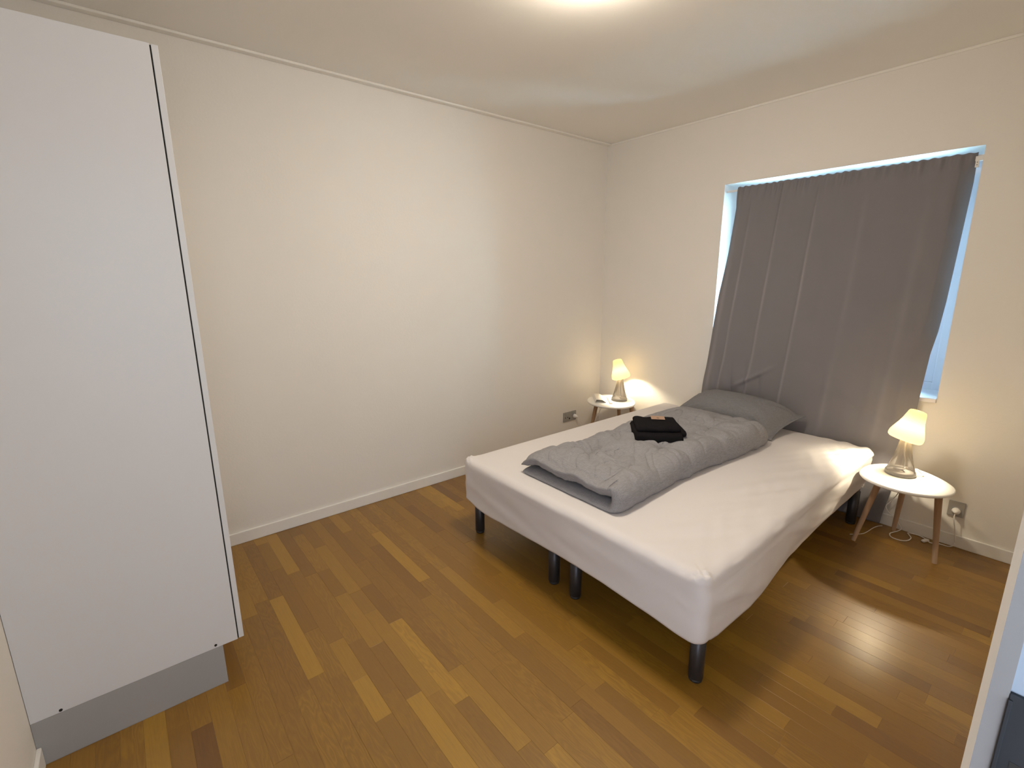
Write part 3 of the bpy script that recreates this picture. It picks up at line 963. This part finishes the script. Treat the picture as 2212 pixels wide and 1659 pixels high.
rodp('screw', WX1 - 0.022, WX1 - 0.018, 0.004, 0.0062, 1.968, 1.974, M_SOCKET, 0)
rodp('screw', WX1 - 0.022, WX1 - 0.018, 0.004, 0.0062, 1.957, 1.962, M_SOCKET, 0)

# ------------------------------------------------------------------ side tables
def side_table(name, cx, cy, rz, label, leg_feet, top_pts):
    t = empty(name, (cx, cy, 0))
    tag(t, label, 'side table', 'pair of white side tables beside the bed head')
    n = 72
    def outline(a):
        # rounded-triangular top, defined by radius at angle, interpolated
        k = len(top_pts)
        s = (a % (2 * math.pi)) / (2 * math.pi) * k
        i = int(s); f_ = s - i
        g = lambda q: top_pts[q % k]
        p0, p1, p2, p3 = g(i - 1), g(i), g(i + 1), g(i + 2)
        return 0.5 * (2 * p1 + (-p0 + p2) * f_ + (2 * p0 - 5 * p1 + 4 * p2 - p3) * f_ ** 2 + (-p0 + 3 * p1 - 3 * p2 + p3) * f_ ** 3)
    vs, fs = [], []
    prof = [(0.90, 0.402), (0.97, 0.404), (0.995, 0.410), (1.0, 0.415), (0.992, 0.4195), (0.975, 0.4205)]
    for (s, z) in prof:
        for k in range(n):
            a = 2 * math.pi * k / n
            r = outline(a) * s
            vs.append((r * math.cos(a), r * math.sin(a), z))
    for i in range(len(prof) - 1):
        for k in range(n):
            k2 = (k + 1) % n
            fs.append((i * n + k, i * n + k2, (i + 1) * n + k2, (i + 1) * n + k))
    fs.append(tuple(reversed(range(n)))); fs.append(tuple((len(prof) - 1) * n + k for k in range(n)))
    obj('tabletop', vs, fs, M_TABLE, t, True)
    for (fx, fy, tx, ty) in leg_feet:
        tube('leg', [(tx - cx, ty - cy, 0.403), (fx - cx, fy - cy, 0.002)], 0.0165, M_LEG, t, 20, 1, 0.0105)
    return t
TR = side_table('side_table', 2.326, -0.320, 0, 'white side table with three oak legs right of the bed, holding a lamp alone',
                [(2.151, -0.352, 2.222, -0.320), (2.262, -0.048, 2.290, -0.125), (2.487, -0.292, 2.452, -0.310)],
                [0.187, 0.166, 0.166, 0.188, 0.200, 0.194, 0.190, 0.206, 0.214, 0.212, 0.210, 0.203])
TL = side_table('side_table', 0.3335, -0.2295, 0, 'white side table with oak legs left of the bed, holding lamp and papers',
                [(0.235, -0.420, 0.280, -0.360), (0.300, -0.055, 0.325, -0.130), (0.550, -0.165, 0.510, -0.200)],
                [0.210, 0.192, 0.192, 0.205, 0.209, 0.222, 0.213, 0.204, 0.205, 0.207, 0.216, 0.222])

# ------------------------------------------------------------------ table lamps
TZT = 0.4205
def table_lamp(x, y, label, watts, dx, dy, tilt):
    t = empty('table_lamp', (x, y, TZT))
    tag(t, label, 'lamp', 'pair of small lit table lamps beside the bed')
    v, f = lathe([(0.060, 0.0), (0.0645, 0.001), (0.0655, 0.010), (0.0640, 0.021), (0.0615, 0.0215), (0.0605, 0.008), (0.02, 0.0075)], 48, True, True)
    obj('base_ring', v, f, M_LAMPBASE, t, True)
    v, f = lathe([(0.0600, 0.0080), (0.0600, 0.0170), (0.030, 0.0190), (0.002, 0.0190)], 40, True, True)
    obj('base_plate', v, f, M_CABLE, t, True)
    v, f = lathe([(0.0610, 0.0205), (0.0575, 0.034), (0.0510, 0.055), (0.0430, 0.085), (0.0360, 0.115), (0.0300, 0.145), (0.0255, 0.175), (0.0235, 0.200)], 48)
    obj('glass_body', v, f, M_SMOKE, t, True)
    # coil of flex lying inside the glass
    pts = [(0.022 * math.cos(a) - 0.004, -0.012 + 0.020 * math.sin(a), 0.018 + 0.0035 * a) for a in [k * 0.7 for k in range(0, 11)]]
    pts += [(0.010, 0.004, 0.075), (0.002, 0.002, 0.12), (0.0, 0.0, 0.195)]
    tube('inner_cord', pts, 0.0032, M_CABLE, t, 8, 5)
    v, f = lathe([(0.0145, 0.188), (0.0155, 0.190), (0.0155, 0.222), (0.011, 0.226)], 24, True, True)
    obj('lamp_socket', v, f, M_CABLE, t, True)
    v, f = lathe([(0.008, 0.225), (0.017, 0.238), (0.0185, 0.248), (0.014, 0.262), (0.004, 0.268)], 20, True, True)
    b = obj('bulb', v, f, M_BULB, t, True)
    pr = [(0.067, 0.189), (0.0735, 0.195), (0.0755, 0.205), (0.0735, 0.222), (0.0650, 0.245), (0.0550, 0.270), (0.0465, 0.296), (0.0415, 0.320), (0.0380, 0.338), (0.0335, 0.346), (0.022, 0.349), (0.002, 0.350)]
    v, f = lathe(pr, 48)
    sh = obj('lamp_shade', v, f, M_SHADE, t, True)
    # the shade sits tipped over on the glass, its mouth turned towards (dx, dy)
    Rm = Matrix.Rotation(math.radians(tilt), 4, Vector((dy, -dx, 0)))
    piv = Vector((0, 0, 0.222))
    Tm = Matrix.Translation(piv) @ Rm @ Matrix.Translation(-piv)
    sh.matrix_local = Tm; b.matrix_local = Tm
    ld = bpy.data.lights.new('lamp_light', 'POINT')
    ld.energy = watts; ld.color = (1.0, 0.86, 0.62); ld.shadow_soft_size = 0.017
    lo = bpy.data.objects.new('lamp_light', ld); COL.objects.link(lo)
    lo.parent = t; lo.location = Tm @ Vector((0, 0, 0.245))
    b.visible_shadow = True
    return t
LX, LY = 2.287, -0.285
lr = table_lamp(LX, LY, 'lit smoked-glass table lamp on the table right of the bed', BED_W, -0.80, -0.60, 15)
ll = table_lamp(0.360, -0.165, 'lit smoked-glass table lamp on the table left of the bed', BED_W * 0.7, 0.80, 0.60, 15)

def local(t, pts): return [(x - t.location.x, y - t.location.y, z - t.location.z) for (x, y, z) in pts]
# right lamp: flex runs off the back of the table, down the wall, over the floor to the grey wall socket
cz_ = 0.0045
cd = tube('cord', local(lr, [(LX + 0.062, LY + 0.02, TZT + 0.006), (2.372, -0.235, TZT + 0.005), (2.330, -0.150, TZT + 0.004), (2.295, -0.085, 0.37), (2.250, -0.036, 0.22), (2.222, -0.030, 0.155),
          (2.206, -0.030, 0.125), (2.222, -0.032, 0.096), (2.262, -0.030, 0.06), (2.292, -0.030, 0.02), (2.284, -0.045, cz_), (2.270, -0.085, cz_), (2.262, -0.120, cz_), (2.279, -0.160, cz_),
          (2.319, -0.162, cz_), (2.345, -0.133, cz_), (2.350, -0.087, cz_), (2.334, -0.052, cz_), (2.326, -0.030, cz_), (2.368, -0.020, cz_), (2.402, -0.036, cz_), (2.430, -0.066, cz_),
          (2.462, -0.045, cz_), (2.505, -0.036, cz_), (2.520, -0.030, 0.03), (2.512, -0.034, 0.10), (2.500, -0.040, 0.165), (2.499, -0.036, 0.195)]), 0.0028, M_CABLE, lr, 8, 6)
sw = box('cord_switch', -0.022, 0.022, -0.008, 0.008, -0.006, 0.006, M_CABLE, cd, bev=0.004)
sw.location = (2.408 - LX, -0.070 - LY, 0.009 - TZT); sw.rotation_euler = (0, 0, math.radians(68))
v, f = lathe([(0.013, 0.0), (0.018, 0.004), (0.018, 0.014), (0.009, 0.030), (0.006, 0.036)], 20, True, True)
o = obj('plug', v, f, M_CABLE, cd, True)
o.location = (2.4985 - LX, -0.009 - LY, 0.205 - TZT); o.rotation_euler = (math.radians(90), 0, 0)
# stray white flex under the curtain edge
c2 = tube('loose_cable', [(2.120, -0.30, 0.004), (2.160, -0.245, 0.004), (2.174, -0.190, 0.0045), (2.182, -0.118, 0.0045), (2.194, -0.070, 0.0045), (2.208, -0.046, 0.0045)], 0.002, M_CABLE, None, 8, 6)
tag(c2, 'short thin white cable on the floor by the curtain hem', 'cable')
# left lamp: flex to the double socket on the left wall
cdl = tube('cord', local(ll, [(0.300, -0.150, TZT + 0.005), (0.235, -0.150, TZT + 0.004), (0.205, -0.160, 0.40), (0.120, -0.20, 0.18), (0.060, -0.27, 0.14), (0.050, -0.325, 0.19), (0.050, -0.342, 0.238)]), 0.0028, M_CABLE, ll, 8, 6)
v, f = lathe([(0.013, 0.0), (0.018, 0.004), (0.018, 0.016), (0.010, 0.034), (0.006, 0.046)], 20, True, True)
o = obj('plug', v, f, M_CABLE, cdl, True)
o.location = (0.009 - 0.360, -0.342 + 0.165, 0.238 - TZT); o.rotation_euler = (0, math.radians(90), 0)

# ------------------------------------------------------------------ wall sockets
so = empty('wall_socket', (2.497, 0.0, 0.212))
tag(so, 'square grey wall socket with a white plug, right of the bed', 'socket', 'grey wall sockets')
box('socket_plate', -0.034, 0.034, -0.009, 0.0, -0.042, 0.042, M_SOCKET, so, bev=0.003)
v, f = lathe([(0.0215, 0.0), (0.0215, 0.0015), (0.0205, 0.002), (0.0195, 0.0008)], 28, False, False)
o = obj('socket_rim', v, f, M_PLINTH, so, True); o.location = (0, -0.0085, -0.008); o.rotation_euler = (math.radians(90), 0, 0)
sl = empty('wall_socket', (0.0, -0.391, 0.242))
tag(sl, 'wide double grey wall socket on the left wall above the mattress edge', 'socket', 'grey wall sockets')
box('socket_plate', 0.0, 0.009, -0.078, 0.078, -0.042, 0.042, M_SOCKET, sl, bev=0.003)
for y in (-0.040, 0.040):
    box('rocker_switch', 0.0088, 0.0115, y - 0.013, y + 0.013, 0.012, 0.034, M_SOCKET, sl, bev=0.001)
for (y, z, s) in ((-0.055, -0.006, 0.005), (-0.027, -0.006, 0.005), (-0.006, -0.018, 0.008)):
    v, f = lathe([(s, 0.0), (s, 0.001)], 12, True, True)
    o = obj('pin_hole', v, f, M_HOLE, sl); o.location = (0.0088, y, z); o.rotation_euler = (0, math.radians(90), 0)

# ------------------------------------------------------------------ things on the left table
def card_z(x): return TZT + x
pb = bmesh.new()
# leaflet folded into an open, low Z: three panels with thickness
fx = [(-0.060, 0.003), (-0.048, 0.026), (-0.002, 0.024), (0.034, 0.004)]
th = 0.0012
vs, fs = [], []
for s in (0, 1):
    for (x, z) in fx:
        vs.append((x, -0.110, z + s * th)); vs.append((x + 0.004, 0.110, z + s * th))
k = len(fx) * 2
for i in range(len(fx) - 1):
    a = i * 2
    fs.append((a, a + 1, a + 3, a + 2)); fs.append((k + a, k + a + 2, k + a + 3, k + a + 1))
    fs.append((a, a + 2, k + a + 2, k + a)); fs.append((a + 1, k + a + 1, k + a + 3, a + 3))
fs.append((0, k, k + 1, 1)); fs.append((k - 2, k - 1, 2 * k - 1, 2 * k - 2))
pb.free()
pp_ = obj('folded_leaflet', vs, fs, M_PAPER, None)
pp_.location = (0.250, -0.275, TZT); pp_.rotation_euler = (0, 0, math.radians(48))
tag(pp_, 'white folded paper leaflet standing open on the left side table', 'leaflet')
rm = empty('slim_remote', (0.318, -0.243, TZT)); rm.rotation_euler = (0, 0, math.radians(47))
tag(rm, 'slim white stick-shaped gadget between leaflet and lamp, left table', 'gadget')
box('body', -0.010, 0.010, -0.105, 0.105, 0.0, 0.012, M_PAPER, rm, bev=0.004)
box('end_cap', -0.011, 0.011, -0.115, -0.095, 0.0, 0.013, M_CABLE, rm, bev=0.003)

# every object without a rule of its own: nothing else to do
